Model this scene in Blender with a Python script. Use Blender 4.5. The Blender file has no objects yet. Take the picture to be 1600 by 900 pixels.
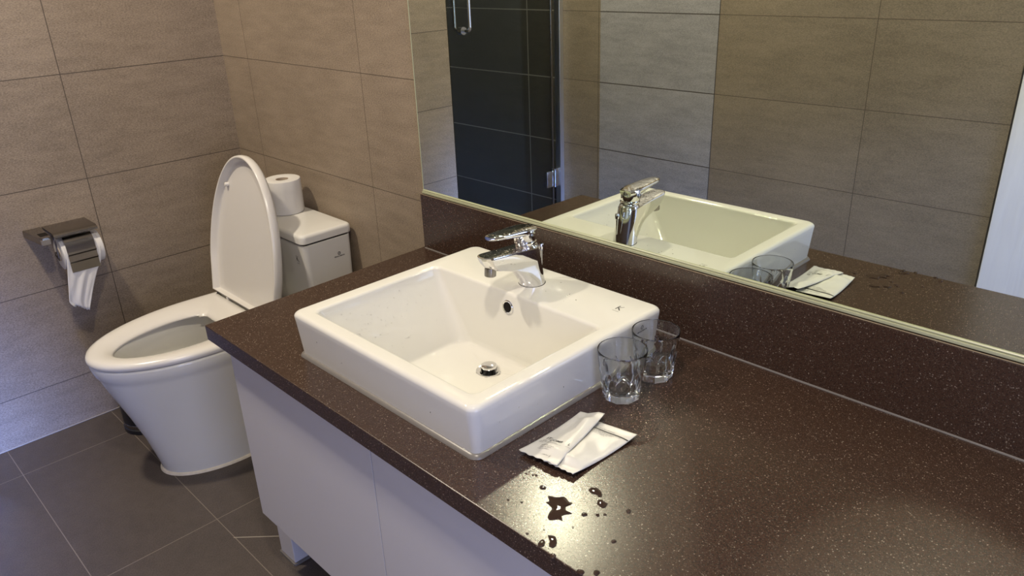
import bpy, bmesh, math, random
from mathutils import Vector, Matrix
PI = math.pi
sc = bpy.context.scene
COL = sc.collection

# ------------------------------------------------------------------ camera
cam = bpy.data.cameras.new('camera')
cam.sensor_width = 36.0
cam.lens = 36.0 * 1194.2 / 1600.0
cam.clip_start = 0.02
camo = bpy.data.objects.new('camera', cam)
COL.objects.link(camo)
yaw, pitch, roll = -.8038, -.4089, -.0385
cy, sy, cp, sp = math.cos(yaw), math.sin(yaw), math.cos(pitch), math.sin(pitch)
fwd = Vector((sy*cp, cy*cp, sp))
rgt = Vector((cy, -sy, 0))
upv = rgt.cross(fwd)
r2 = rgt*math.cos(roll) + upv*math.sin(roll)
u2 = upv*math.cos(roll) - rgt*math.sin(roll)
M = Matrix((r2, u2, -fwd)).transposed().to_4x4()
M.translation = Vector((1.4683, -1.1327, 1.3151))
camo.matrix_world = M
sc.camera = camo

# ------------------------------------------------------------------ world, lamps, exposure
w = bpy.data.worlds.new('world')
sc.world = w
w.use_nodes = True
w.node_tree.nodes['Background'].inputs[0].default_value = (.55, .65, .95, 1)
w.node_tree.nodes['Background'].inputs[1].default_value = .5

def area(name, loc, size, power, color, target, size_y=None):
    l = bpy.data.lights.new(name, 'AREA')
    l.energy = power
    l.color = color
    if size_y:
        l.shape = 'RECTANGLE'; l.size = size; l.size_y = size_y
    else:
        l.shape = 'DISK'; l.size = size
    o = bpy.data.objects.new(name, l)
    COL.objects.link(o)
    o.location = loc
    o.rotation_euler = (Vector(target) - Vector(loc)).to_track_quat('-Z', 'Y').to_euler()
    return o
WARM = (1.0, .885, .715)
CEIL = 2.4
area('downlight_lamp', (-.50, -1.03, CEIL-.006), .11, 30, WARM, (-.50, -1.03, 0))
area('downlight_lamp', (1.08, -.92, CEIL-.006), .11, 19, WARM, (1.08, -.92, 0))
area('doorway_daylight', (2.28, -1.14, .90), .68, 17, (.50, .58, 1.0), (0, -1.21, .60), 1.7)
beam = area('added_blue_beam', (2.27, -1.40, .80), .40, 13, (.20, .34, 1.0), (-1.0, -1.32, -.05), .7)  # unseen narrow lamp, added to tint the lower left wall blue
beam.data.spread = math.radians(23)
sc.view_settings.view_transform = 'Standard'
sc.view_settings.look = 'None'
sc.view_settings.exposure = 0.0
sc.view_settings.gamma = 1.0
sc.view_settings.use_curve_mapping = False
sc.cycles.use_denoising = True
try:
    sc.cycles.denoiser = 'OPENIMAGEDENOISE'
except Exception:
    pass
sc.cycles.use_guiding = True
sc.cycles.max_bounces = 14
sc.cycles.glossy_bounces = 8
sc.cycles.transmission_bounces = 12
sc.cycles.transparent_max_bounces = 12
sc.cycles.sample_clamp_indirect = 0
sc.cycles.blur_glossy = 0.3
sc.cycles.caustics_reflective = True
sc.cycles.caustics_refractive = True

# ------------------------------------------------------------------ materials
def lin(r, g, b):
    f = lambda c: (c/255/12.92) if c/255 <= .04045 else ((c/255+.055)/1.055)**2.4
    return (f(r), f(g), f(b), 1)

def mat(name, color, rough=.5, metal=0, spec=.5, trans=0, ior=1.5, coat=0):
    m = bpy.data.materials.new(name)
    m.use_nodes = True
    b = m.node_tree.nodes['Principled BSDF']
    b.inputs['Base Color'].default_value = color
    b.inputs['Roughness'].default_value = rough
    b.inputs['Metallic'].default_value = metal
    b.inputs['Specular IOR Level'].default_value = spec
    b.inputs['Transmission Weight'].default_value = trans
    b.inputs['IOR'].default_value = ior
    b.inputs['Coat Weight'].default_value = coat
    return m, b, m.node_tree

def nd(nt, typ, **kw):
    n = nt.nodes.new(typ)
    for k, v in kw.items():
        setattr(n, k, v)
    return n

def vary(m3, scale=6, amt=.06, bump=0, bscale=200):
    """gentle procedural variation of the base colour (and a fine bump)"""
    m, b, nt = m3
    base = tuple(b.inputs['Base Color'].default_value)
    tc = nd(nt, 'ShaderNodeTexCoord')
    n = nd(nt, 'ShaderNodeTexNoise'); n.inputs['Scale'].default_value = scale; n.inputs['Detail'].default_value = 4
    nt.links.new(tc.outputs['Object'], n.inputs['Vector'])
    mx = nd(nt, 'ShaderNodeMix', data_type='RGBA')
    mx.inputs['A'].default_value = tuple(c*(1-amt) for c in base[:3]) + (1,)
    mx.inputs['B'].default_value = tuple(min(1, c*(1+amt)) for c in base[:3]) + (1,)
    nt.links.new(n.outputs['Fac'], mx.inputs['Factor'])
    nt.links.new(mx.outputs['Result'], b.inputs['Base Color'])
    if bump:
        n2 = nd(nt, 'ShaderNodeTexNoise'); n2.inputs['Scale'].default_value = bscale; n2.inputs['Detail'].default_value = 3
        nt.links.new(tc.outputs['Object'], n2.inputs['Vector'])
        bp = nd(nt, 'ShaderNodeBump'); bp.inputs['Strength'].default_value = bump; bp.inputs['Distance'].default_value = .001
        nt.links.new(n2.outputs['Fac'], bp.inputs['Height'])
        nt.links.new(bp.outputs['Normal'], b.inputs['Normal'])
    return m

def tile_mat(name, axis, ou, oz, c1, c2, grout, w=.6, h=.3, rough=.45, mortar=.0012, streak=1.0, vaxis='Z', spec=.4):
    """rectangular tiles laid in a stack bond; axis = horizontal world axis, ou/oz = one joint position"""
    m, b, nt = mat(name, c1, rough, spec=spec)
    tc = nd(nt, 'ShaderNodeTexCoord')
    sep = nd(nt, 'ShaderNodeSeparateXYZ')
    nt.links.new(tc.outputs['Object'], sep.inputs[0])
    def off(sock, o):
        a = nd(nt, 'ShaderNodeMath', operation='SUBTRACT'); a.inputs[1].default_value = o
        nt.links.new(sock, a.inputs[0]); return a.outputs[0]
    cmb = nd(nt, 'ShaderNodeCombineXYZ')
    nt.links.new(off(sep.outputs[axis], ou - 20*w), cmb.inputs[0])
    nt.links.new(off(sep.outputs[vaxis], oz - 20*h), cmb.inputs[1])
    br = nd(nt, 'ShaderNodeTexBrick')
    br.offset = 0; br.squash = 1
    br.inputs['Scale'].default_value = 1
    br.inputs['Brick Width'].default_value = w
    br.inputs['Row Height'].default_value = h
    br.inputs['Mortar Size'].default_value = mortar
    br.inputs['Mortar Smooth'].default_value = 0
    br.inputs['Color1'].default_value = (.46, .46, .46, 1)
    br.inputs['Color2'].default_value = (.54, .54, .54, 1)
    nt.links.new(cmb.outputs[0], br.inputs['Vector'])
    # streaky grain stretched along the tile's length
    mp = nd(nt, 'ShaderNodeMapping')
    s = [1, 1, 1]
    iu = {'X': 0, 'Y': 1}[axis]
    s = [40, 40, 40]; s[iu] = 9
    if vaxis == 'Y': s = [26, 30, 26]
    mp.inputs['Scale'].default_value = s
    nt.links.new(tc.outputs['Object'], mp.inputs['Vector'])
    n1 = nd(nt, 'ShaderNodeTexNoise'); n1.inputs['Scale'].default_value = 1; n1.inputs['Detail'].default_value = 5; n1.inputs['Roughness'].default_value = .62
    nt.links.new(mp.outputs[0], n1.inputs['Vector'])
    mp2 = nd(nt, 'ShaderNodeMapping')
    s2 = [520, 520, 520]; s2[iu] = 190
    mp2.inputs['Scale'].default_value = s2
    nt.links.new(tc.outputs['Object'], mp2.inputs['Vector'])
    n2 = nd(nt, 'ShaderNodeTexNoise'); n2.inputs['Scale'].default_value = 1; n2.inputs['Detail'].default_value = 2
    nt.links.new(mp2.outputs[0], n2.inputs['Vector'])
    n3 = nd(nt, 'ShaderNodeTexNoise'); n3.inputs['Scale'].default_value = 2.2; n3.inputs['Detail'].default_value = 2
    nt.links.new(tc.outputs['Object'], n3.inputs['Vector'])
    def mul(a, k):
        q = nd(nt, 'ShaderNodeMath', operation='MULTIPLY'); q.inputs[1].default_value = k
        nt.links.new(a, q.inputs[0]); return q.outputs[0]
    def add(a, c):
        q = nd(nt, 'ShaderNodeMath', operation='ADD')
        nt.links.new(a, q.inputs[0]); nt.links.new(c, q.inputs[1]); return q.outputs[0]
    f = add(add(mul(n1.outputs['Fac'], .7*streak), mul(n2.outputs['Fac'], 1.5)), add(mul(n3.outputs['Fac'], .5), mul(br.outputs['Color'], .9)))
    rg = nd(nt, 'ShaderNodeMapRange')
    mid = (.35*streak+.75+.25+.45)
    rg.inputs['From Min'].default_value = mid-.34
    rg.inputs['From Max'].default_value = mid+.34
    nt.links.new(f, rg.inputs['Value'])
    mx = nd(nt, 'ShaderNodeMix', data_type='RGBA')
    mx.inputs['A'].default_value = c1; mx.inputs['B'].default_value = c2
    nt.links.new(rg.outputs[0], mx.inputs['Factor'])
    mg = nd(nt, 'ShaderNodeMix', data_type='RGBA')
    mg.inputs['B'].default_value = grout
    nt.links.new(mx.outputs['Result'], mg.inputs['A'])
    nt.links.new(br.outputs['Fac'], mg.inputs['Factor'])
    nt.links.new(mg.outputs['Result'], b.inputs['Base Color'])
    inv = nd(nt, 'ShaderNodeMath', operation='SUBTRACT'); inv.inputs[0].default_value = 1
    nt.links.new(br.outputs['Fac'], inv.inputs[1])
    h2 = add(inv.outputs[0], mul(n2.outputs['Fac'], .12))
    bp = nd(nt, 'ShaderNodeBump'); bp.inputs['Strength'].default_value = .5; bp.inputs['Distance'].default_value = .0008
    nt.links.new(h2, bp.inputs['Height'])
    nt.links.new(bp.outputs['Normal'], b.inputs['Normal'])
    return m

TA, TB, TG = lin(117, 104, 88), lin(158, 142, 122), lin(84, 74, 63)
M_tile_back = tile_mat('wall_tile_back', 'X', -.8366, .1563, TA, TB, lin(92, 81, 69), w=.604, mortar=.0010)
M_tile_left = tile_mat('wall_tile_left', 'Y', -.4834, .1563, TA, TB, TG)
M_tile_opp = tile_mat('wall_tile_front_dimmed', 'X', .417, .183, lin(110, 99, 85), lin(146, 132, 114), TG, w=.595)  # same tile as the other walls, its dimmer light painted into darker colours
M_tile_pale = tile_mat('wall_tile_pale', 'X', -.178, .183, lin(128, 125, 127), lin(164, 160, 161), lin(70, 64, 60), w=.595, mortar=.002, streak=1.3)
M_tile_right = tile_mat('wall_tile_right', 'Y', -.4834, .183, TA, TB, TG)
M_tile_dark = tile_mat('shower_tile_dark', 'X', -1.2135, .183, lin(62, 60, 56), lin(82, 79, 74), lin(176, 170, 160), w=.6, mortar=.0025)
M_tile_darky = tile_mat('shower_tile_dark_side', 'Y', -1.3, .183, lin(62, 60, 56), lin(82, 79, 74), lin(176, 170, 160), w=.6, mortar=.0025)
M_floor = tile_mat('floor_tile', 'X', -.8300, -.5930, lin(62, 55, 51), lin(84, 75, 69), lin(116, 106, 96), w=.6, h=.3, mortar=.0011, streak=.8, vaxis='Y', rough=.5)
M_ceil = vary(mat('ceiling_paint', lin(225, 222, 215), .9))
M_tan = vary(mat('tan_sealant', lin(124, 110, 92), .6), 60, .15)
M_grout = vary(mat('grout_line', lin(150, 142, 130), .8))
M_ceramic = vary(mat('white_ceramic', lin(216, 214, 206), .07, spec=.5), 3, .01)
M_plastic = vary(mat('white_plastic', lin(210, 206, 199), .22), 3, .01)
M_bead = vary(mat('silicone_bead', lin(112, 108, 104), .3), 30, .08)
M_caulk = vary(mat('cream_caulk', lin(205, 196, 178), .7), 60, .18, .6, 120)
M_chrome = mat('chrome', (.78, .78, .79, 1), .045, 1)[0]
def wet_chrome():
    m, b, nt = mat('wet_chrome', (.78, .78, .79, 1), .05, 1)
    g = nd(nt, 'ShaderNodeNewGeometry'); sx = nd(nt, 'ShaderNodeSeparateXYZ'); nt.links.new(g.outputs['Normal'], sx.inputs[0])
    r = nd(nt, 'ShaderNodeMapRange'); r.inputs['From Min'].default_value = .75; r.inputs['From Max'].default_value = .92
    nt.links.new(sx.outputs['Z'], r.inputs['Value'])
    tc = nd(nt, 'ShaderNodeTexCoord'); n = nd(nt, 'ShaderNodeTexNoise'); n.inputs['Scale'].default_value = 95; n.inputs['Detail'].default_value = 1
    nt.links.new(tc.outputs['Object'], n.inputs['Vector'])
    bp = nd(nt, 'ShaderNodeBump'); bp.inputs['Distance'].default_value = .0035
    q = nd(nt, 'ShaderNodeMath', operation='MULTIPLY'); q.inputs[1].default_value = .4
    nt.links.new(r.outputs[0], q.inputs[0]); nt.links.new(q.outputs[0], bp.inputs['Strength'])
    nt.links.new(n.outputs['Fac'], bp.inputs['Height']); nt.links.new(bp.outputs['Normal'], b.inputs['Normal'])
    return m
M_wetchrome = wet_chrome()
M_steel = vary(mat('brushed_steel', (.30, .28, .26, 1), .22, 1), 20, .1)
M_alu = vary(mat('satin_aluminium', (.80, .81, .83, 1), .32, 1), 20, .03)
M_dark = mat('black_rubber', (.01, .01, .01, 1), .4)[0]
M_blackplastic = vary(mat('black_plastic', (.012, .012, .013, 1), .35), 10, .2)
M_gap = mat('gap_shade_and_gasket', (.012, .010, .009, 1), .8, spec=.1)[0]  # near-black for painted shade in seams and holes, and for gasket rubber
M_ink = mat('black_ink', (.03, .028, .027, 1), .6)[0]
M_greyink = mat('grey_ink', (.22, .21, .20, 1), .6)[0]
M_paper = vary(mat('tissue_paper', lin(208, 205, 199), .9), 40, .03, .35, 160)
M_core = vary(mat('cardboard_core', lin(176, 160, 140), .9), 20, .1)
M_packet = vary(mat('coated_packet_paper', lin(208, 206, 199), .38), 30, .02, .12, 90)
M_laminate = vary(mat('white_laminate', lin(200, 198, 202), .32), 3, .015)
M_laminate_edge = vary(mat('laminate_edge_band', lin(196, 195, 194), .4), 3, .02)

def mirror_mat():
    m = bpy.data.materials.new('mirror_silver'); m.use_nodes = True
    nt = m.node_tree; nt.nodes.clear()
    g = nd(nt, 'ShaderNodeBsdfGlossy'); g.inputs['Color'].default_value = (.81, .87, .76, 1); g.inputs['Roughness'].default_value = 0
    o = nd(nt, 'ShaderNodeOutputMaterial'); nt.links.new(g.outputs[0], o.inputs[0])
    return m
M_mirror = mirror_mat()
M_mirror_edge = vary(mat('mirror_glass_edge', lin(168, 170, 140), .28), 20, .1)

def glass_mat(name, color, rough=0, ior=1.5):
    m = bpy.data.materials.new(name); m.use_nodes = True
    nt = m.node_tree; nt.nodes.clear()
    g = nd(nt, 'ShaderNodeBsdfGlass'); g.inputs['Color'].default_value = color; g.inputs['Roughness'].default_value = rough; g.inputs['IOR'].default_value = ior
    o = nd(nt, 'ShaderNodeOutputMaterial'); nt.links.new(g.outputs[0], o.inputs[0])
    return m
M_glass = glass_mat('tumbler_glass', (.990, .995, .988, 1), 0, 1.48)
M_wet = mat('wet_quartz', lin(52, 38, 31), .02, spec=.45)[0]
def clear_water():
    m = bpy.data.materials.new('clear_water'); m.use_nodes = True
    nt = m.node_tree; nt.nodes.clear()
    t = nd(nt, 'ShaderNodeBsdfTransparent'); g = nd(nt, 'ShaderNodeBsdfGlossy'); g.inputs['Roughness'].default_value = .01
    f = nd(nt, 'ShaderNodeFresnel'); f.inputs['IOR'].default_value = 1.5
    x = nd(nt, 'ShaderNodeMixShader'); o = nd(nt, 'ShaderNodeOutputMaterial')
    nt.links.new(f.outputs[0], x.inputs[0]); nt.links.new(t.outputs[0], x.inputs[1]); nt.links.new(g.outputs[0], x.inputs[2]); nt.links.new(x.outputs[0], o.inputs[0])
    return m
M_water = clear_water()
M_shower_glass = glass_mat('shower_glass', (.93, .955, .94, 1), 0, 1.45)

def quartz():
    m, b, nt = mat('brown_quartz', lin(64, 48, 40), .25, spec=.6)
    tc = nd(nt, 'ShaderNodeTexCoord')
    def vor(scale, lo, hi):
        v = nd(nt, 'ShaderNodeTexVoronoi', feature='F1'); v.inputs['Scale'].default_value = scale
        nt.links.new(tc.outputs['Object'], v.inputs['Vector'])
        sp_ = nd(nt, 'ShaderNodeSeparateColor'); nt.links.new(v.outputs['Color'], sp_.inputs[0])
        r = nd(nt, 'ShaderNodeMapRange'); r.inputs['From Min'].default_value = lo; r.inputs['From Max'].default_value = hi
        nt.links.new(sp_.outputs[0], r.inputs['Value'])
        # shrink the speck inside its cell
        d = nd(nt, 'ShaderNodeMapRange'); d.inputs['From Min'].default_value = .55; d.inputs['From Max'].default_value = .30
        nt.links.new(v.outputs['Distance'], d.inputs['Value'])
        q = nd(nt, 'ShaderNodeMath', operation='MULTIPLY')
        nt.links.new(r.outputs[0], q.inputs[0]); nt.links.new(d.outputs[0], q.inputs[1])
        return q.outputs[0]
    n = nd(nt, 'ShaderNodeTexNoise'); n.inputs['Scale'].default_value = 420; n.inputs['Detail'].default_value = 3
    nt.links.new(tc.outputs['Object'], n.inputs['Vector'])
    mx = nd(nt, 'ShaderNodeMix', data_type='RGBA'); mx.inputs['A'].default_value = lin(43, 30, 24); mx.inputs['B'].default_value = lin(71, 51, 40)
    nt.links.new(n.outputs['Fac'], mx.inputs['Factor'])
    def over(prev, fac, col):
        q = nd(nt, 'ShaderNodeMix', data_type='RGBA'); q.inputs['B'].default_value = col
        nt.links.new(prev, q.inputs['A']); nt.links.new(fac, q.inputs['Factor']); return q.outputs['Result']
    c = over(mx.outputs['Result'], vor(620, .66, .70), lin(34, 25, 21))
    c = over(c, vor(760, .84, .89), lin(96, 85, 75))
    c = over(c, vor(480, .945, .975), lin(134, 122, 110))
    nt.links.new(c, b.inputs['Base Color'])
    return m
M_quartz = quartz()

def woodwhite():
    m, b, nt = mat('white_woodgrain', lin(230, 228, 230), .4)
    tc = nd(nt, 'ShaderNodeTexCoord'); mp = nd(nt, 'ShaderNodeMapping'); mp.inputs['Scale'].default_value = (26, 26, 1.6)
    nt.links.new(tc.outputs['Object'], mp.inputs['Vector'])
    n = nd(nt, 'ShaderNodeTexNoise'); n.inputs['Scale'].default_value = 1; n.inputs['Detail'].default_value = 6; n.inputs['Distortion'].default_value = 1.5
    nt.links.new(mp.outputs[0], n.inputs['Vector'])
    mx = nd(nt, 'ShaderNodeMix', data_type='RGBA'); mx.inputs['A'].default_value = lin(214, 212, 216); mx.inputs['B'].default_value = lin(240, 239, 240)
    nt.links.new(n.outputs['Fac'], mx.inputs['Factor']); nt.links.new(mx.outputs['Result'], b.inputs['Base Color'])
    bp = nd(nt, 'ShaderNodeBump'); bp.inputs['Strength'].default_value = .4; bp.inputs['Distance'].default_value = .001
    nt.links.new(n.outputs['Fac'], bp.inputs['Height']); nt.links.new(bp.outputs['Normal'], b.inputs['Normal'])
    return m
M_wood = woodwhite()

# ------------------------------------------------------------------ helpers
def link(name, me, m, parent=None, loc=(0, 0, 0), smooth=True, angle=35):
    o = bpy.data.objects.new(name, me)
    COL.objects.link(o)
    if m is not None:
        me.materials.append(m)
    if smooth:
        me.polygons.foreach_set('use_smooth', [True]*len(me.polygons))
        if angle:
            me.set_sharp_from_angle(angle=math.radians(angle))
    if parent is not None:
        o.parent = parent
    o.location = loc
    return o

def obj(name, bm, m, parent=None, loc=(0, 0, 0), smooth=True, angle=35):
    bmesh.ops.recalc_face_normals(bm, faces=bm.faces[:])
    me = bpy.data.meshes.new(name)
    bm.to_mesh(me); bm.free()
    return link(name, me, m, parent, loc, smooth, angle)

def thing(name, label, cat, loc=(0, 0, 0), group=None):
    o = bpy.data.objects.new(name, None)
    o.empty_display_size = .05
    COL.objects.link(o); o.location = loc
    return tag(o, label, cat, group)

def tag(o, label, cat, group=None, kind=None):
    o['label'] = label; o['category'] = cat
    if group: o['group'] = group
    if kind: o['kind'] = kind
    return o

def struct(o):
    o['kind'] = 'structure'; return o

def box(bm, a, b_, bev=0, seg=2):
    """a, b_ opposite corners"""
    vs = [bm.verts.new((x, y, z)) for x in (a[0], b_[0]) for y in (a[1], b_[1]) for z in (a[2], b_[2])]
    fs = [(0, 1, 3, 2), (4, 6, 7, 5), (0, 4, 5, 1), (2, 3, 7, 6), (0, 2, 6, 4), (1, 5, 7, 3)]
    faces = [bm.faces.new([vs[i] for i in f]) for f in fs]
    if bev:
        es = list({e for f in faces for e in f.edges})
        bmesh.ops.bevel(bm, geom=es, offset=bev, segments=seg, profile=.5, affect='EDGES')
    return bm

def boxobj(name, a, b_, m, parent=None, bev=0, seg=2, loc=(0, 0, 0)):
    bm = bmesh.new(); box(bm, a, b_, bev, seg)
    return obj(name, bm, m, parent, loc, angle=14)

def loft(bm, rings, closed=True, cap0=True, cap1=True):
    """rings: lists of equal length of (x,y,z)"""
    R = [[bm.verts.new(p) for p in r] for r in rings]
    n = len(R[0])
    for a, b_ in zip(R[:-1], R[1:]):
        for i in range(n if closed else n-1):
            j = (i+1) % n
            try: bm.faces.new((a[i], a[j], b_[j], b_[i]))
            except ValueError: pass
    if cap0: bm.faces.new(R[0][::-1])
    if cap1: bm.faces.new(R[-1])
    return R

def rrect(x0, x1, y0, y1, z, r, seg=6, dz=None):
    pts = []
    r = min(r, (x1-x0)/2-1e-4, (y1-y0)/2-1e-4)
    for cx, cy_, a0 in ((x1-r, y1-r, 0), (x0+r, y1-r, 90), (x0+r, y0+r, 180), (x1-r, y0+r, 270)):
        for k in range(seg+1):
            a = math.radians(a0+90*k/seg)
            pts.append((cx+r*math.cos(a), cy_+r*math.sin(a), z))
    return pts

def circ(cx, cy_, z, r, n=32, ph=0):
    return [(cx+r*math.cos(2*PI*i/n+ph), cy_+r*math.sin(2*PI*i/n+ph), z) for i in range(n)]

def lathe(bm, prof, n=32, c=(0, 0), cap0=True, cap1=True):
    return loft(bm, [circ(c[0], c[1], z, r, n) for r, z in prof], cap0=cap0, cap1=cap1)

def tube(bm, pts, r, n=10):
    P = [Vector(p) for p in pts]
    rings = []
    for i, p in enumerate(P):
        t = (P[min(i+1, len(P)-1)] - P[max(i-1, 0)]).normalized()
        a = t.cross(Vector((0, 0, 1)))
        if a.length < .05: a = t.cross(Vector((0, 1, 0)))
        a.normalize(); b_ = t.cross(a)
        rr = r[i] if isinstance(r, (list, tuple)) else r
        rings.append([tuple(p + a*math.cos(2*PI*k/n)*rr + b_*math.sin(2*PI*k/n)*rr) for k in range(n)])
    # keep ring phase continuous
    return loft(bm, rings)

def text(name, body, size, m, parent, loc, mtx, thick=.0002, space=1.0):
    cu = bpy.data.curves.new(name, 'FONT')
    cu.body = body; cu.size = size; cu.align_x = 'CENTER'; cu.align_y = 'CENTER'; cu.space_character = space
    o = bpy.data.objects.new(name, cu); COL.objects.link(o)
    bpy.context.view_layer.update()
    me = bpy.data.meshes.new_from_object(o)
    bpy.data.objects.remove(o)
    me.name = name
    t = link(name, me, m, parent, smooth=False)
    me.transform(Matrix.Translation(Vector(loc)) @ mtx.to_4x4())
    return t

def axes(xd, yd):
    xd = Vector(xd).normalized(); yd = Vector(yd); yd = (yd - xd*yd.dot(xd)).normalized(); zd = xd.cross(yd)
    return Matrix((xd, yd, zd)).transposed()

# ------------------------------------------------------------------ room shell
XL, XR, YO = -1.0016, 2.3, -1.638
YD = -.965        # the left wall ends here, the shower opening begins
XS = -2.0
def wall(name, a, b_, m): return struct(boxobj(name, a, b_, m))
wall('wall_back', (XL-.02, 0, 0), (XR+.1, .1, CEIL), M_tile_back)
wall('wall_left', (XL-.1, YD, 0), (XL, 0, CEIL), M_tile_left)
wall('floor', (XL, YO, -.05), (XR+.6, 0, 0), M_floor)
wall('ceiling', (XS-.1, YO-.1, CEIL), (XR+.1, .1, CEIL+.05), M_ceil)
PX0, PX1 = -.7625, -.178
wall('wall_front', (XL, YO-.1, 0), (PX0, YO, CEIL), M_tile_opp)
wall('wall_front', (PX0, YO-.1, 0), (PX1, YO+.001, CEIL), M_tile_pale)
wall('wall_front', (PX1, YO-.1, 0), (.862, YO, CEIL), M_tile_opp)
wall('wall_front', (1.72, YO-.1, 0), (XR+.1, YO, CEIL), M_tile_opp)
wall('wall_front', (.862, YO-.1, 2.05), (1.72, YO, CEIL), M_tile_opp)
wall('wall_right', (XR, -.80, 0), (XR+.1, 0, CEIL), M_tile_right)
wall('wall_right', (XR, YO, 2.05), (XR+.1, -.80, CEIL), M_tile_right)
# shower room beyond the glass
wall('wall_shower_back', (XS, YO-.1, 0), (XL, YO, CEIL), M_tile_dark)
wall('wall_shower_left', (XS-.1, YO, 0), (XS, YD+.1, CEIL), M_tile_darky)
wall('wall_shower_side', (XS, YD, 0), (XL-.1, YD+.1, CEIL), M_tile_dark)
wall('floor_shower', (XS, YO, -.05), (XL, YD, .0), M_floor)
# diagonal cut joint of the floor tiles near the cabinet
bm = bmesh.new()
p, q = Vector((-.132, -.5955)), Vector((-.02, -.482))
d = (q-p).normalized(); n_ = Vector((-d.y, d.x))*.0014
bm.faces.new([bm.verts.new((v.x, v.y, .0004)) for v in (p-n_, q-n_, q+n_, p+n_)])
struct(obj('trim_1', bm, M_grout))
# grey-white sealant joint where the left wall meets the floor
bm = bmesh.new(); box(bm, (XL, YD, 0), (XL+.003, 0, .004), .001, 1)
struct(obj('baseboard_left', bm, M_grout))
# white wood grain door in the wall behind the camera
d1 = struct(boxobj('door_1', (.868, YO-.05, .004), (1.715, YO+.004, 2.045), M_wood, bev=.002))
bm = bmesh.new(); tube(bm, [(1.66, YO+.004, 1.0), (1.66, YO+.05, 1.0), (1.64, YO+.06, 1.0), (1.54, YO+.06, 1.0)], .009, 12)
obj('door_handle', bm, M_steel, d1)

# ------------------------------------------------------------------ shower door (seen in the mirror)
sd = thing('shower_door', 'frameless clear glass shower door with chrome pull handle, reflected in mirror', 'shower door', (XL, YO, 0))
L = lambda x, y, z: (x-XL, y-YO, z)
boxobj('glass_pane', L(XL-.010, -1.578, .012), L(XL-.002, YD-.004, 2.0), M_shower_glass, sd, .001, 1)
boxobj('hinge_channel', L(XL-.012, YO, .0), L(XL+.020, YO+.026, 2.02), M_alu, sd, .001, 1)
boxobj('seal_strip', L(XL-.012, -1.588, .012), L(XL-.001, -1.577, 2.0), M_steel, sd, .001, 1)
for zz in (.315, 1.72):
    bm = bmesh.new()
    box(bm, L(XL-.016, YO+.002, zz-.045), L(XL+.010, YO+.060, zz+.045), .003)
    box(bm, L(XL-.002, YO+.060, zz-.040), L(XL+.012, YO+.115, zz+.040), .003)
    tube(bm, [L(XL+.012, YO+.062, zz-.042), L(XL+.012, YO+.062, zz+.042)], .008, 12)
    obj('hinge', bm, M_chrome, sd)
bm = bmesh.new()
YH = -1.045
for s in (-1, 1):
    pts = []
    for k in range(7):
        a = PI/2*k/6
        pts.append(L(XL+s*(.034+.014*math.sin(a)), YH, 1.045-.0*k+.014*(1-math.cos(a))-.0))
    pts = [L(XL-.006, YH, 1.045)] + pts + [L(XL+s*.048, YH, 1.18), L(XL+s*.048, YH, 1.31)]
    for k in range(7):
        a = PI/2*k/6
        pts.append(L(XL+s*(.034+.014*math.cos(a)), YH, 1.311+.014*math.sin(a)))
    pts.append(L(XL-.006, YH, 1.325))
    tube(bm, pts, .0065, 12)
for zz in (1.045, 1.325):
    tube(bm, [L(XL-.018, YH, zz), L(XL+.008, YH, zz)], .016, 20)
obj('pull_handle', bm, M_chrome, sd)

# ------------------------------------------------------------------ countertop + backsplash + mirror
ZC, TS, XE = .644, .0206, 2.28
BX0, BX1, BY0, BY1, ZB = .268, .767, -.5425, -.083, .734
# countertop with the sink cut-out
bm = bmesh.new()
outer = [(-.008, -TS+.012), (.008, -.604), (XE, -.604), (XE, -TS+.012)]
hole = [(BX0+.06, BY1-.06), (BX0+.06, BY0+.03), (BX1-.06, BY0+.03), (BX1-.06, BY1-.06)]
def ring4(pts, z): return [bm.verts.new((x, y, z)) for x, y in pts]
ZU = ZC-.034
to, ti, bo, bi = ring4(outer, ZC), ring4(hole, ZC), ring4(outer, ZU), ring4(hole, ZU)
for i in range(4):
    j = (i+1) % 4
    bm.faces.new((to[i], to[j], ti[j], ti[i])); bm.faces.new((bo[j], bo[i], bi[i], bi[j]))
    bm.faces.new((to[j], to[i], bo[i], bo[j])); bm.faces.new((ti[i], ti[j], bi[j], bi[i]))
es = [e for e in bm.edges if all(v in to for v in e.verts) or all(v in bo for v in e.verts)]
bmesh.ops.bevel(bm, geom=es, offset=.0015, segments=2, profile=.5, affect='EDGES')
ct = obj('countertop', bm, M_quartz, smooth=False)
tag(ct, 'long speckled dark brown quartz countertop on the white vanity cabinet', 'countertop')

ZS = .785
bs = boxobj('backsplash', (0, -TS, ZC+.0002), (XE, -.0002, ZS), M_quartz, bev=.0015)
tag(bs, 'dark brown speckled quartz upstand strip along the wall below the mirror', 'backsplash')
bm = bmesh.new()
tube(bm, [(.004+.1*i, -TS-.0003+.0005*math.sin(i*1.7), ZC+.0006) for i in range(23)], .0021, 8)
obj('silicone_bead', bm, M_bead, bs)

mr = thing('wall_mirror', 'large frameless mirror on tiled wall above the dark upstand', 'mirror', (0, 0, 0))
YM = -.0107
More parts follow.
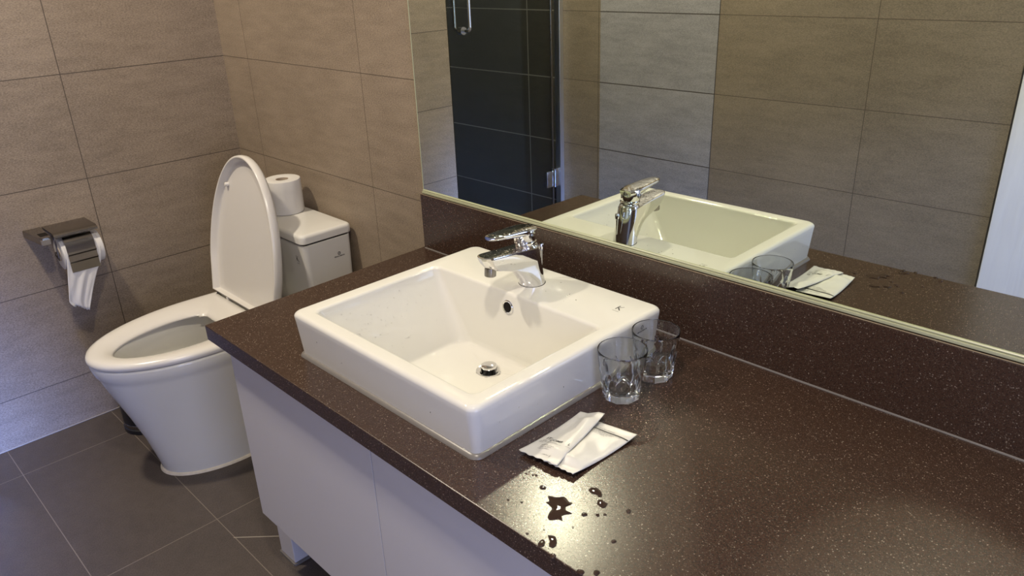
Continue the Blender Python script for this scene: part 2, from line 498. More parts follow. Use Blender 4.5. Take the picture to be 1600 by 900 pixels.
# silvered face and polished glass edges
bm = bmesh.new()
X0, X1, Z0, Z1 = .0035, XE, .7955, 2.05
box(bm, (X0, YM, Z0), (X1, -.0004, Z1))
obj('mirror_panel', bm, M_mirror, mr, smooth=False)
bm = bmesh.new()
box(bm, (X0-.0015, YM-.0052, ZS+.0014), (X1, -.0006, ZS+.0068), .0008, 2)
box(bm, (X0-.0015, YM-.0030, ZS+.0070), (X1, -.0006, Z0), .0010, 1)
obj('bottom_edge', bm, M_mirror_edge, mr)
bm = bmesh.new()
box(bm, (X0-.0016, YM-.0008, Z0), (X0+.0004, -.0006, Z1), .0004, 1)
obj('side_edge', bm, M_mirror_edge, mr)
bm = bmesh.new()
box(bm, (0.001, -TS+.0002, ZS), (X1, YM-.0065, ZS+.0006), .0002, 1)
obj('seal_strip', bm, M_tan, mr)

# ------------------------------------------------------------------ vanity cabinet
vc = thing('vanity_cabinet', 'white flat-fronted vanity cabinet under the brown countertop', 'cabinet', (.0466, -.58, 0))
L = lambda x, y, z: (x-.0466, y+.58, z)
ZCB, ZCT = .173, ZU-.0005
boxobj('side_panel', L(.0466, -.5625, ZCB), L(.0646, -.03, ZCT), M_laminate, vc, .0008, 1)
boxobj('side_panel', L(2.24, -.5625, ZCB), L(2.258, -.03, ZCT), M_laminate, vc, .0008, 1)
boxobj('bottom_panel', L(.0646, -.55, ZCB), L(2.24, -.03, ZCB+.018), M_laminate, vc)
boxobj('back_panel', L(.0646, -.034, ZCB+.018), L(2.24, -.03, ZCT), M_laminate, vc)
xs = [.0478, .546, 1.045, 1.545, 2.043]
for a, b_ in zip(xs[:-1], xs[1:]):
    if a > .1: boxobj('seam_shade_strip', L(a-.0009, -.5800, ZCB), L(a+.0009, -.5633, ZCT-.002), M_gap, vc)  # dark strip painting the shade in the gap between doors
    dd = boxobj('door', L(a+.0010, -.5810, ZCB-.001), L(b_-.0010, -.5632, ZCT-.0005), M_laminate, vc, .0003, 1)
    boxobj('edge_band', L(a+.0008, -.5805, ZCB-.0022), L(b_-.0008, -.564, ZCB-.0012), M_laminate_edge, dd)
boxobj('seam_shade_strip', L(.0640, -.5631, ZCB+.002), L(2.240, -.5620, ZCT-.004), M_gap, vc)  # dark sheet behind the doors, painted shade for the seams
for lx in (.004, 1.0, 2.15):
    lg = boxobj('leg', L(lx, -.537, .006), L(lx+.066, -.472, ZCB+(.0 if lx > .05 else .0)), M_laminate, vc, .002)
    bm = bmesh.new()
    loft(bm, [rrect(lx-.004-.0466, lx+.070-.0466, -.541+.58, -.468+.58, z, .006) for z in (.0, .006)])
    obj('foot_sealant', bm, M_bead, lg)

# ------------------------------------------------------------------ washbasin
wb = thing('washbasin', 'white square ceramic washbasin with rounded corners, sitting on brown countertop', 'sink', (.5175, -.313, ZC))
L3 = lambda pts: [(x-.5175, y+.313, z-ZC) for x, y, z in pts]
def basin_rings():
    R = []
    def outer_r(ins, z, r): R.append(rrect(BX0+ins, BX1-ins, BY0+ins, BY1-ins, z, r, 10))
    outer_r(.0075, ZC+.001, .012)
    outer_r(.0045, ZC+.035, .014)
    outer_r(.0010, ZB-.018, .017)
    for k in range(7):
        a = PI/2*k/6
        outer_r(.0085*(1-math.cos(a)) , ZB-.0085+.0085*math.sin(a), .017)
    IX0, IX1, IY0, IY1 = .3045, .7335, -.5110, -.2235
    def inner_r(x0, x1, y0, y1, z, r): R.append(rrect(x0, x1, y0, y1, z, r, 10))
    inner_r(IX0-.007, IX1+.007, IY0-.007, IY1+.007, ZB, .016)
    for k in range(1, 6):
        a = PI/2*k/5
        q = .007*(1-math.sin(a)) ; zz = ZB-.007*(1-math.cos(a))
        inner_r(IX0-q, IX1+q, IY0-q, IY1+q, zz, .014)
    # sloping walls
    F = (.388, .652, -.475, -.240)
    T = (IX0+.001, IX1-.001, IY0+.001, IY1-.0005)
    for t in (.12, .3, .5, .7, .85, .93):
        e = t
        v = [T[i]+(F[i]-T[i])*e for i in range(4)]
        inner_r(v[0], v[1], v[2], v[3], ZB-.009+(.607-ZB+.009)*t, .012+.024*t)
    z_ = [(.0, .6060), (.002, .6030), (.006, .6008), (.02, .6000)]
    for q, zz in z_:
        inner_r(F[0]+q, F[1]-q, F[2]+q, F[3]-q, zz, .036-q*.3)
    # floor falls to the waste
    c = (.515, -.283)
    base = rrect(F[0]+.02, F[1]-.02, F[2]+.02, F[3]-.02, .6, .030, 10)
    n = len(base)
    for t, zz in ((.35, .5978), (.7, .5950), (1, .5920)):
        ring = []
        for (x, y, z) in base:
            a = math.atan2(y-c[1], x-c[0])
            tx, ty = c[0]+.0255*math.cos(a), c[1]+.0255*math.sin(a)
            ring.append((x+(tx-x)*t, y+(ty-y)*t, zz))
        R.append(ring)
    ring = [(c[0]+(x-c[0])*.93, c[1]+(y-c[1])*.93, .589) for x, y, z in ring]
    R.append(ring)
    return R
bm = bmesh.new()
rings = [L3(r) for r in basin_rings()]
loft(bm, rings, cap0=False, cap1=True)
obj('basin_body', bm, M_ceramic, wb, angle=50)
# silicone around the foot
bm = bmesh.new()
loft(bm, [L3(rrect(BX0+a, BX1-a, BY0+a, BY1-a, z, r, 10)) for a, z, r in ((.0005, ZC+.0004, .017), (.0015, ZC+.003, .017), (.005, ZC+.0065, .014), (.0075, ZC+.007, .013))], cap0=False, cap1=False)
obj('silicone_bead', bm, M_bead, wb)
# waste
c = (.515-.5175, -.283+.313)
bm = bmesh.new()
lathe(bm, [(.0245, .5900-ZC), (.0252, .5935-ZC), (.0246, .5946-ZC), (.0190, .5940-ZC), (.0165, .5925-ZC), (.0160, .5880-ZC)], 40, c)
dr = obj('drain_flange', bm, M_chrome, wb)
bm = bmesh.new()
lathe(bm, [(.011, .586-ZC), (.011, .600-ZC)], 24, c)
for k in range(5):
    a = 2*PI*k/5
    x, y = c[0]+.0135*math.cos(a), c[1]+.0135*math.sin(a)
    tube(bm, [(x, y, .588-ZC), (x, y, .598-ZC)], .0022, 8)
obj('drain_basket', bm, M_dark, wb)
bm = bmesh.new()
lathe(bm, [(.0130, .5995-ZC), (.0150, .6002-ZC), (.0154, .6030-ZC), (.0146, .6050-ZC), (.011, .6064-ZC), (.005, .6071-ZC), (.0005, .6073-ZC)], 40, c)
obj('drain_plug', bm, M_chrome, wb)
# overflow ring in the back wall
bm = bmesh.new()
lathe(bm, [(.0098, 0), (.0133, 0), (.0138, .0015), (.0124, .0032), (.0102, .0026), (.0098, 0)], 32, cap0=False, cap1=False)
ov = obj('overflow_ring', bm, M_chrome, wb, (.5155-.5175, -.2262+.313, .7065-ZC))
ov.rotation_euler = (math.radians(84), 0, 0)
bm = bmesh.new(); lathe(bm, [(.0101, .0004), (.0101, .0010)], 24)
oh = obj('overflow_hole', bm, M_gap, ov)  # black disc, painted shade of the overflow opening

# printed marks on the ceramic (a stick-like K with a short bar under it; circle over a bar)
def kmark(name, parent, origin, xd, yd, s, m=M_greyink, dot=False):
    bm = bmesh.new()
    A = axes(xd, yd)
    def stroke(p, q, t):
        p, q = Vector(p), Vector(q); d = (q-p).normalized(); n = Vector((-d.y, d.x))*t/2
        vs = [bm.verts.new(Vector(origin) + A @ Vector(((v.x)*s, (v.y)*s, .00015))) for v in (p-n, q-n, q+n, p+n)]
        bm.faces.new(vs)
    stroke((-.35, 1), (-.35, -.25), .16)
    stroke((-.3, .2), (.35, 1), .10)
    stroke((-.2, .35), (.45, -.35), .16)
    stroke((-.5, -.75), (.6, -.75), .07)
    return obj(name, bm, m, parent, smooth=False)
def circmark(name, parent, origin, xd, yd, s, m=M_greyink):
    bm = bmesh.new()
    A = axes(xd, yd)
    def P(x, y): return bm.verts.new(Vector(origin) + A @ Vector((x*s, y*s, .00015)))
    n = 20
    R0 = [P(.5*math.cos(2*PI*i/n), .9+.5*math.sin(2*PI*i/n)) for i in range(n)]
    R1 = [P(.36*math.cos(2*PI*i/n), .9+.36*math.sin(2*PI*i/n)) for i in range(n)]
    for i in range(n): bm.faces.new((R0[i], R0[(i+1) % n], R1[(i+1) % n], R1[i]))
    bm.faces.new([P(*p) for p in ((-.3, .82), (.3, .92), (.3, 1.02), (-.3, .92))])
    # the row of tiny letters, each a small upright block
    x = -1.7
    rnd = random.Random(5)
    while x < 1.7:
        w_ = rnd.choice((.14, .18, .22))
        bm.faces.new([P(*p) for p in ((x, -.16), (x+w_, -.16), (x+w_, .14), (x, .14))])
        x += w_+rnd.choice((.05, .06, .16))
    return obj(name, bm, m, parent, smooth=False)
kmark('printed_logo', wb, (.7135-.5175, -.145+.313, ZB-ZC), (1, .0, 0), (0, 1, 0), .0125, M_ink)
circmark('printed_mark', wb, (BX1-.0010-.5175, -.146+.313, .7085-ZC), (0, 1, 0), (.03, 0, 1), .0078, M_ink)

# ------------------------------------------------------------------ basin mixer tap
fa = thing('basin_tap', 'chrome single-lever mixer tap wet with droplets, standing on washbasin rim', 'tap', (.5125, -.157, ZB))
def lerp(a, b_, t): return a+(b_-a)*t
def interp(tab, z):
    for (z0, v0), (z1, v1) in zip(tab[:-1], tab[1:]):
        if z <= z1:
            t = (z-z0)/(z1-z0); t = max(0, min(1, t)); return v0+(v1-v0)*t
    return tab[-1][1]
def egg(yr, yf, wr, wt, z, tilt, n=48, yc=0):
    """egg-shaped section: round rear of half-width wr, nose narrowing to wt at yf"""
    pts = []
    rear = yr-wr           # centre of the rear arc
    front = yf+wt
    front = min(front, rear-.0001)
    for k in range(n//2):
        a = PI*k/(n//2-1)
        pts.append((wr*math.cos(a), rear+wr*math.sin(a)))
    for k in range(n//2):
        a = PI+PI*k/(n//2-1)
        pts.append((wt*math.cos(a), front+wt*math.sin(a)))
    return [(x, y, z+tilt*(y-0)) for x, y in pts]
bm = bmesh.new()
R = []
#            z      rear   front   wr     wt    tilt
secs = []
for z, yf, wt, tl in ((.0000, -.0258, .0258, 0), (.0015, -.0258, .0257, 0), (.008, -.0285, .0245, 0), (.015, -.0330, .0230, 0), (.022, -.0385, .0214, .0),
        (.029, -.0450, .0198, -.015), (.0350, -.0525, .0184, -.03), (.0400, -.0615, .0172, -.04), (.0440, -.0730, .0160, -.05), (.0470, -.0870, .0151, -.055),
        (.0495, -.1000, .0147, -.06), (.0530, -.1110, .0150, -.065), (.058, -.1195, .0159, -.075), (.065, -.1268, .0172, -.085),
        (.0735, -.1310, .0184, -.09), (.0768, -.1312, .0184, -.092), (.0777, -.1300, .0178, -.092), (.0779, -.1270, .0165, -.092)):
    q_ = z/.0779
    secs.append((z, .0258-.0150*q_-(.001 if z > .077 else 0), yf, .0258-.0024*q_-(.001 if z > .077 else 0), wt, tl))
for z, yr, yf, wr, wt, tl in secs:
    R.append(egg(yr, yf, wr, wt, z, tl))
loft(bm, R)
# shoulder rising to the cartridge neck
lathe_c = -.0035
R = []
for z, r, dy in ((.070, .0222, -.0105), (.080, .0218, -.0118), (.0835, .0205, -.0125), (.0845, .0190, -.013)):
    R.append([(x, y, zz) for x, y, zz in circ(0, dy, z, r, 40)])
loft(bm, R)
obj('tap_body', bm, M_wetchrome, fa, angle=40)
bm = bmesh.new()
loft(bm, [circ(0, -.0130-(z-.08)*.2, z, r, 40) for z, r in ((.082, .0180), (.0875, .0180), (.088, .0212), (.0905, .0216), (.0915, .0205), (.0918, .0190), (.097, .0185))])
obj('tap_collar', bm, M_chrome, fa)
# lever: round cap with a flat tapering blade
bm = bmesh.new()
yc = -.0155
capr = [circ(0, yc-(z-.09)*.15, z, r, 40) for z, r in ((.0925, .0195), (.094, .0208), (.1105, .0216), (.1145, .0213), (.1165, .0200), (.1175, .0165))]
loft(bm, capr)
R = []
# blade cross sections along -y : (y, half width, z top, thickness)
for y, hw, zt, th in ((.002, .0150, .1172, .012), (-.008, .0200, .1188, .016), (-.022, .0212, .1205, .0185), (-.040, .0208, .1215, .0165), (-.060, .0192, .1222, .0135), (-.080, .0176, .1228, .0110), (-.095, .0158, .1232, .0096), (-.104, .0130, .1232, .0084), (-.1095, .0085, .1228, .0064)):
    ring = []
    for k in range(28):
        a = 2*PI*k/28
        cx, sx = math.cos(a), math.sin(a)
        x = hw*math.copysign(abs(cx)**.55, cx)
        if sx >= 0: z = zt - .0012*(abs(x)/hw)**2 - th*.5*(1-abs(sx)**.5)*.5
        else: z = zt-th*.25-th*.75*abs(sx)**.8
        ring.append((x, y, z))
    R.append(ring)
loft(bm, R)
lv = obj('tap_lever', bm, M_wetchrome, fa, angle=45)
bm = bmesh.new(); lathe(bm, [(.0056, 0), (.0056, .0012), (.0045, .0018)], 24)
sc_ = obj('screw_cap', bm, M_steel, lv, (.0212, yc-.004, .104)); sc_.rotation_euler = (0, PI/2, 0)
# aerator
bm = bmesh.new()
lathe(bm, [(.0098, .0), (.0108, .001), (.0110, .0075), (.0108, .016)], 32)
ae = obj('aerator', bm, M_steel, fa, (0, -.1085, .0475))
ae.rotation_euler = (math.radians(-6), 0, 0)
# pop-up rod behind the body
bm = bmesh.new()
lathe(bm, [(.0008, .016), (.0014, .020), (.0026, .046), (.0030, .0485), (.0024, .0495), (.0044, .0515), (.0048, .054), (.0047, .060), (.0040, .0625)], 20)
obj('popup_rod', bm, M_chrome, fa, (.0, .0285, .010))
bm = bmesh.new()
lathe(bm, [(.0263, .0001), (.0265, .0006), (.0260, .0010)], 40)
obj('base_gasket', bm, M_gap, fa)

# ------------------------------------------------------------------ toilet
TX = -.545
to_ = thing('toilet', 'white ceramic toilet with raised lid standing beside the vanity cabinet', 'toilet', (TX, 0, 0))
def dshape(a, yf, ym, yb, ab, z, n=64, p=2.0, xc=0):
    """D-shaped outline: half ellipse at the front, tapering to ab at the back"""
    pts = []
    b_ = ym-yf
    for k in range(n):
        t = PI*k/(n-1)
        c_, s_ = math.cos(t), math.sin(t)
        pts.append((xc+a*math.copysign(abs(c_)**(2/p), c_), ym-b_*abs(s_)**(2/p), z))
    m = 16
    r = .018
    for k in range(m):                      # left side backwards (from -a to -ab)
        t = (k+1)/(m+1)
        pts.append((xc-lerp(a, ab, t**1.6), lerp(ym, yb+r, t), z))
    for k in range(7):
        t = PI/2*k/6
        pts.append((xc-ab+r*(1-math.cos(t)), yb+r - r + r*math.sin(t) - 0 if False else yb - r + r*math.sin(t), z))
    for k in range(7):
        t = PI/2*(1-k/6)
        pts.append((xc+ab-r*(1-math.cos(t)), yb - r + r*math.sin(t), z))
    for k in range(m):
        t = 1-(k+1)/(m+1)
        pts.append((xc+lerp(a, ab, t**1.6), lerp(ym, yb-r, t), z))
    return pts
bm = bmesh.new()
R = []
# foot to rim
prof = [(0.000, .116, -.600, -.40, -.02, .112), (.006, .117, -.601, -.40, -.02, .112), (.04, .121, -.608, -.40, -.02, .114), (.12, .131, -.627, -.40, -.02, .122),
        (.20, .144, -.652, -.40, -.02, .132), (.28, .161, -.680, -.40, -.02, .142), (.33, .1735, -.697, -.40, -.02, .150), (.345, .177, -.702, -.40, -.02, .152), (.352, .181, -.7075, -.40, -.02, .154), (.376, .185, -.7125, -.40, -.02, .158), (.3815, .184, -.711, -.40, -.02, .158), (.3835, .180, -.706, -.40, -.022, .154)]
for z, a, yf, ym, yb, ab in prof:
    R.append(dshape(a, yf, ym, yb, ab, z))
# rim inner edge and bowl interior
inn = [(.3835, .132, -.655, -.40, -.19, .100), (.376, .126, -.648, -.40, -.197, .096), (.345, .124, -.645, -.40, -.20, .094), (.335, .118, -.640, -.40, -.205, .09), (.28, .105, -.610, -.40, -.22, .078), (.22, .080, -.560, -.40, -.25, .06), (.17, .052, -.50, -.40, -.29, .04), (.15, .03, -.45, -.39, -.33, .026)]
for z, a, yf, ym, yb, ab in inn:
    R.append(dshape(a, yf, ym, yb, ab, z))
loft(bm, R)
obj('toilet_bowl', bm, M_ceramic, to_, angle=60)
bm = bmesh.new()
loft(bm, [dshape(.123, -.608, -.40, -.02, .118, .0002), dshape(.121, -.6055, -.40, -.02, .116, .005), dshape(.115, -.599, -.40, -.02, .111, .008)], cap1=True)
obj('caulk_ring', bm, M_caulk, to_)
bm = bmesh.new()
loft(bm, [dshape(.072, -.545, -.40, -.26, .052, z) for z in (.200, .2005)])
obj('bowl_water', bm, M_water, to_)
# seat
bm = bmesh.new()
A, YF, YMm, YB, AB = .186, -.7157, -.4025, -.2873, .176
R = [dshape(A-.003, YF+.003, YMm, YB, AB-.002, .3855), dshape(A, YF, YMm, YB, AB, .389), dshape(A, YF, YMm, YB, AB, .396), dshape(A-.0025, YF+.003, YMm, YB-.001, AB-.002, .4025), dshape(A-.012, YF+.014, YMm, YB-.006, AB-.01, .4062),
     dshape(.160, -.688, YMm, -.308, .150, .4068), dshape(.140, -.672, -.42, -.325, .128, .4045)]
# hole
H = lambda a, yf, yb, ab, z: dshape(a, yf, -.45, yb, ab, z)
R += [H(.121, -.662, -.350, .095, .4000), H(.1075, -.655, -.362, .082, .3945), H(.1020, -.651, -.368, .076, .3895), H(.1000, -.650, -.370, .074, .3860), H(.1010, -.651, -.369, .075, .3838)]
loft(bm, R + [R[0]], cap0=False, cap1=False)
bmesh.ops.remove_doubles(bm, verts=bm.verts[:], dist=1e-5)
st = obj('toilet_seat', bm, M_plastic, to_, angle=60)
# raised lid (hinged about y=-.28, leaning back)
def lidring(ins, d):
    pts = []
    a, b_, hm, ab = .198-ins, .322-ins, .112, .186-ins
    n = 64
    for k in range(n):
        t = PI*k/(n-1)
        c_, s_ = math.cos(t), math.sin(t)
        pts.append((a*math.copysign(abs(c_), c_), d, hm+b_*abs(s_)))
    for k in range(12):
        t = (k+1)/13
        pts.append((-lerp(a, ab, t), d, lerp(hm, ins*.4, t)))
    pts.append((-ab, d, ins*.4)); pts.append((ab, d, ins*.4))
    for k in range(12):
        t = 1-(k+1)/13
        pts.append((lerp(a, ab, t), d, lerp(hm, ins*.4, t)))
    return pts
bm = bmesh.new()
R = [lidring(.05, .000), lidring(.021, -.0005), lidring(.0170, -.002), lidring(.0140, -.006), lidring(.0090, -.0175), lidring(.0078, -.0192), lidring(.0058, -.0198), lidring(.0035, -.0195), lidring(.0018, -.0182), lidring(0, -.009), lidring(.001, 0), lidring(.005, .0065), lidring(.014, .010), lidring(.05, .0125)]
loft(bm, R)
lid = obj('toilet_lid', bm, M_plastic, to_, (0, -.272, .409), angle=50)
lid.rotation_euler = (-.18, 0, 0)
for bx, bz in ((-.110, .335), (.118, .335)):
    bm = bmesh.new()
    lathe(bm, [(.0062, 0), (.0060, .008), (.0045, .0105), (.001, .0115)], 20)
    bo_ = obj('lid_bumper', bm, M_plastic, lid, (bx, -.001, bz)); bo_.rotation_euler = (PI/2, 0, 0)
bm = bmesh.new()
for s in (-1, 1):
    tube(bm, [(s*.165, -.272, .402), (s*.095, -.272, .402)], .0105, 20)
    box(bm, (s*.130-.02, -.300, .384), (s*.130+.02, -.262, .397), .003)
tube(bm, [(-.088, -.273, .402), (.088, -.273, .402)], .0085, 16)
for s in (-1, 1):
    box(bm, (s*.089-.0035, -.292, .392), (s*.089+.0035, -.268, .412), .0015)
obj('seat_hinge', bm, M_plastic, to_)
# tank
TW = .200
bm = bmesh.new()
R = []
for z, dx, yf in ((.384, .018, -.150), (.40, .013, -.156), (.45, .010, -.161), (.55, .004, -.168), (.603, .002, -.171), (.6045, .006, -.167)):
    R.append(rrect(-TW+dx, TW-dx, yf, -.016, z, .016, 8))
loft(bm, R)
tk = obj('tank', bm, M_ceramic, to_, angle=50)
bm = bmesh.new()
loft(bm, [rrect(-TW+.006, TW-.006, -.167, -.018, z, .013, 8) for z in (.604, .6085)])
obj('lid_gap_band', bm, M_gap, tk)  # dark band filling the gap between tank and lid
bm = bmesh.new()
R = [rrect(-TW+.004, TW-.004, -.1715, -.012, .608, .014, 8), rrect(-TW, TW, -.1755, -.010, .611, .018, 8), rrect(-TW, TW, -.1755, -.010, .626, .018, 8)]
for k in range(1, 6):
    a = PI/2*k/5
    q = .010*(1-math.cos(a))
    R.append(rrect(-TW+q, TW-q, -.1755+q, -.010-q, .626+.010*math.sin(a), .018-q*.4, 8))
R.append(rrect(-TW+.06, TW-.06, -.13, -.05, .6374, .01, 8))
loft(bm, R)
obj('tank_lid', bm, M_ceramic, to_, angle=50)
# button on the lid (hidden behind the raised lid)
bm = bmesh.new(); lathe(bm, [(.022, .6372), (.022, .6392), (.020, .6400)], 32, (-.12, -.09))
obj('flush_button', bm, M_chrome, to_)
kmark('printed_logo', tk, (.152, -.1687, .555), (1, 0, 0), (0, -.057, 1), .0135, M_ink)
circmark('printed_mark', tk, (TW-.0033, -.062, .5475), (0, 1, 0), (.04, 0, 1), .0095, M_ink)
kmark('embossed_logo', lid, (.03, -.0012, .045), (1, 0, 0), (0, 0, 1), .007, M_plastic)

# toilet roll standing on the tank
def roll(name, label, loc, parent_axis='Z', r=.050, h=.1, rc=.019):
    t = thing(name, label, 'toilet roll', loc)
    bm = bmesh.new()
    rings = []
    n = 64
    def c_(rr, z, wob=0): return [((rr+wob*math.sin(5*2*PI*i/n)+wob*.6*math.sin(11*2*PI*i/n+1))*math.cos(2*PI*i/n), (rr+wob*math.sin(5*2*PI*i/n)+wob*.6*math.sin(11*2*PI*i/n+1))*math.sin(2*PI*i/n), z) for i in range(n)]
    rings = [c_(rc, .0005), c_(r-.003, 0), c_(r-.0008, .001, .0002), c_(r, .004, .0004), c_(r-.0003, h*.3, .0006), c_(r+.0002, h*.7, .0006), c_(r, h-.004, .0004), c_(r-.001, h-.001, .0002), c_(r-.003, h), c_(rc+.003, h-.0005), c_(rc, h-.0015)]
    loft(bm, rings+[rings[0]], cap0=False, cap1=False)
    bmesh.ops.remove_doubles(bm, verts=bm.verts[:], dist=1e-6)
    obj('paper', bm, M_paper, t)
    bm = bmesh.new()
    lathe(bm, [(rc, .001), (rc, h-.002), (rc-.0015, h-.002), (rc-.0015, .001), (rc, .001)], 40, cap0=False, cap1=False)
    obj('core', bm, M_core, t)
    return t
rr = roll('toilet_roll', 'full white toilet roll standing upright on the toilet tank lid', (-.588, -.078, .6380), r=.053)

# ------------------------------------------------------------------ roll holder on the left wall
hd = thing('toilet_roll_holder', 'dark polished metal toilet roll holder with cover flap on the left wall', 'roll holder', (XL, -.57, .645))
L = lambda x, y, z: (x-XL, y+.57, z-.645)
bm = bmesh.new()   # wedge shaped wall bracket
def prism(bm, pts, z0, z1, bev=0):
    lo = [bm.verts.new((x, y, z0)) for x, y in pts]; hi = [bm.verts.new((x, y, z1)) for x, y in pts]
    n = len(pts)
    fs = [bm.faces.new(lo[::-1]), bm.faces.new(hi)] + [bm.faces.new((lo[i], lo[(i+1) % n], hi[(i+1) % n], hi[i])) for i in range(n)]
    if bev:
        es = list({e for f in fs for e in f.edges})
        bmesh.ops.bevel(bm, geom=es, offset=bev, segments=2, affect='EDGES')
pts = [(.0002, -.116), (.0002, -.069), (.10, -.073), (.125, -.076), (.128, -.098), (.100, -.103)]
prism(bm, pts, -.020, .001, .0015)
obj('wall_bracket', bm, M_steel, hd)
bm = bmesh.new()
box(bm, (.070, -.096, -.0004), (.104, -.074, .0016), .0005, 1)
obj('bracket_slot', bm, M_gap, hd)  # black slab on the bracket, painted shade of the open slot
bm = bmesh.new()
box(bm, (.126, -.103, -.017), (.137, -.080, -.002), .001, 1)
obj('bracket_tip', bm, M_chrome, hd)
# cover shelf: thin plate bending down at its front edge
bm = bmesh.new()
prof = [(.0005, .0005), (.100, .0015), (.108, -.0005), (.113, -.005), (.114, -.010)]
ring0 = [(x, z) for x, z in prof] + [(x-.0018*(1 if i > 1 else 0), z-.0018*(1 if i < 4 else 0)) for i, (x, z) in reversed(list(enumerate(prof)))]
loft(bm, [[(x, y, z) for x, z in ring0] for y in (-.066, .050)])
obj('cover_shelf', bm, M_steel, hd, smooth=True, angle=30)
# flap resting on the roll
bm = bmesh.new()
fp = [(.104, -.016), (.110, -.019), (.119, -.027), (.1228, -.043), (.1232, -.058), (.1268, -.063), (.1232, -.068), (.1232, -.081), (.1268, -.085), (.1232, -.090), (.1225, -.103), (.1222, -.118)]
ring0 = fp + [(x-.0014, z) for x, z in fp[::-1]]
loft(bm, [[(x, y, z) for x, z in ring0] for y in (-.046, .030)])
obj('cover_flap', bm, M_steel, hd, angle=25)
# side bracket and spindle
bm = bmesh.new()
tube(bm, [(.106, -.0645, -.001), (.104, -.0645, -.030), (.101, -.0645, -.074), (.096, -.0645, -.080), (.070, -.0645, -.0695)], .0022, 8)
tube(bm, [(.070, -.0645, -.0695), (.070, .046, -.0695)], .0075, 16)
obj('spindle_bracket', bm, M_steel, hd)

# the roll hanging in the holder with its loose sheet
hr = thing('toilet_roll', 'white toilet roll hanging in the metal wall holder with loose sheet', 'toilet roll', (XL+.0715, -.57, .5755))
bm = bmesh.new()
n = 64
def cy_(rr_, y, n=64): return [(rr_*math.cos(2*PI*i/n), y, rr_*math.sin(2*PI*i/n)) for i in range(n)]
R = [cy_(.0085, -.0555), cy_(.043, -.056), cy_(.0465, -.0545), cy_(.047, -.05), cy_(.047, .048), cy_(.0465, .0525), cy_(.043, .054), cy_(.0085, .0535)]
loft(bm, R+[R[0]], cap0=False, cap1=False)
bmesh.ops.remove_doubles(bm, verts=bm.verts[:], dist=1e-6)
obj('paper', bm, M_paper, hr)
bm = bmesh.new()
rings = [cy_(.0205, -.0570, 40), cy_(.0205, -.0555, 40), cy_(.0180, -.0555, 40), cy_(.0180, -.0570, 40)]
loft(bm, rings+[rings[0]], cap0=False, cap1=False)
obj('core', bm, M_core, hr)
# loose sheet: leaves the front of the roll and hangs, pinched at its end
bm = bmesh.new()
NU, NV = 24, 30
grid = []
for v in range(NV+1):
    t = v/NV
    row = []
    for u in range(NU+1):
        s = u/NU*2-1
        if t < .32:
            a = math.radians(70)*(1-t/.32)
            x0 = .0475*math.cos(a); z0 = .0475*math.sin(a)
        else:
            q = (t-.32)/.68
            x0 = .0475 + .002*q; z0 = -.150*q
        q = max(0, (t-.32)/.68)
        yl = -.050 - .026*min(1, q*1.15) + (.012*max(0, q-.88)/.12)
        yr = .044 - .014*min(1, q*3) - .060*max(0, q-.25)/.75
        yy = lerp(yl, yr, (s+1)/2)
        wr = q*(.0022*math.sin(s*6+2*q)+.0014*math.sin(s*11+1))
        zb_ = z0 - (q**3)*.020*(.5+.5*math.sin(s*1.9-.2))
        if t > .97: zb_ += .0015*math.sin(s*17)
        row.append(bm.verts.new((x0+wr+.0008*math.sin(s*9+t*11), yy, zb_)))
    grid.append(row)
for v in range(NV):
    for u in range(NU):
        bm.faces.new((grid[v][u], grid[v][u+1], grid[v+1][u+1], grid[v+1][u]))
sh = obj('loose_sheet', bm, M_paper, hr, angle=None)
md = sh.modifiers.new('thick', 'SOLIDIFY'); md.thickness = .0006

# ------------------------------------------------------------------ pedal bin behind the toilet
pb = thing('waste_bin', 'small round black waste bin with pale band half hidden behind the toilet', 'bin', (-.835, -.53, 0))
bm = bmesh.new()
lathe(bm, [(.070, .0), (.0745, .002), (.0745, .014), (.071, .017)], 48)
obj('bin_base', bm, M_blackplastic, pb)
bm = bmesh.new(); lathe(bm, [(.0715, .017), (.0722, .018), (.0722, .030), (.0715, .031)], 48)
obj('steel_band', bm, M_steel, pb)
bm = bmesh.new(); lathe(bm, [(.071, .031), (.0715, .032), (.0725, .20), (.0715, .205)], 48)
obj('bin_body', bm, M_blackplastic, pb)
bm = bmesh.new(); lathe(bm, [(.074, .205), (.0745, .215), (.065, .226), (.03, .232), (.001, .233)], 48)
obj('bin_lid', bm, M_blackplastic, pb)

# ------------------------------------------------------------------ drinking glasses
def glass_mesh():
    bm = bmesh.new()
    n, facets, H = 144, 9, .0885
    zs = [0, .0012, .003, .006, .012, .020, .028] + [.034+.0015*k for k in range(20)] + [.068, .075, .082, .0865, .0880]
    R = []
    for z in zs:
        r = .0305+(.0408-.0305)*(z/H)**.85
        if z == 0: r = .0275
        elif z < .003: r *= .97
        elif z > .087: r -= .0004
        ring = []
        for i in range(n):
            th = 2*PI*i/n
            ph = (th % (2*PI/facets))-PI/facets
            k = ph/(PI/facets)
            rp = r*math.cos(PI/facets)/math.cos(ph)*.992
            arch = .058-.020*k*k           # facets end in arches
            f = max(0, min(1, (arch-z)/.0022))
            ring.append(((lerp(r, min(r, rp), f))*math.cos(th), (lerp(r, min(r, rp), f))*math.sin(th), z))
        R.append(ring)
    R.append(circ(0, 0, H, .0400, n))
    for z, r in ((.0882, .0392), (.085, .0388), (.065, .0366), (.045, .0338), (.028, .0305), (.018, .0278), (.0145, .0250), (.0130, .0180), (.0125, .008)):
        R.append(circ(0, 0, z, r, n))
    loft(bm, R)
    bmesh.ops.recalc_face_normals(bm, faces=bm.faces[:])
    me = bpy.data.meshes.new('drinking_glass'); bm.to_mesh(me); bm.free()
    return me
gm = glass_mesh()
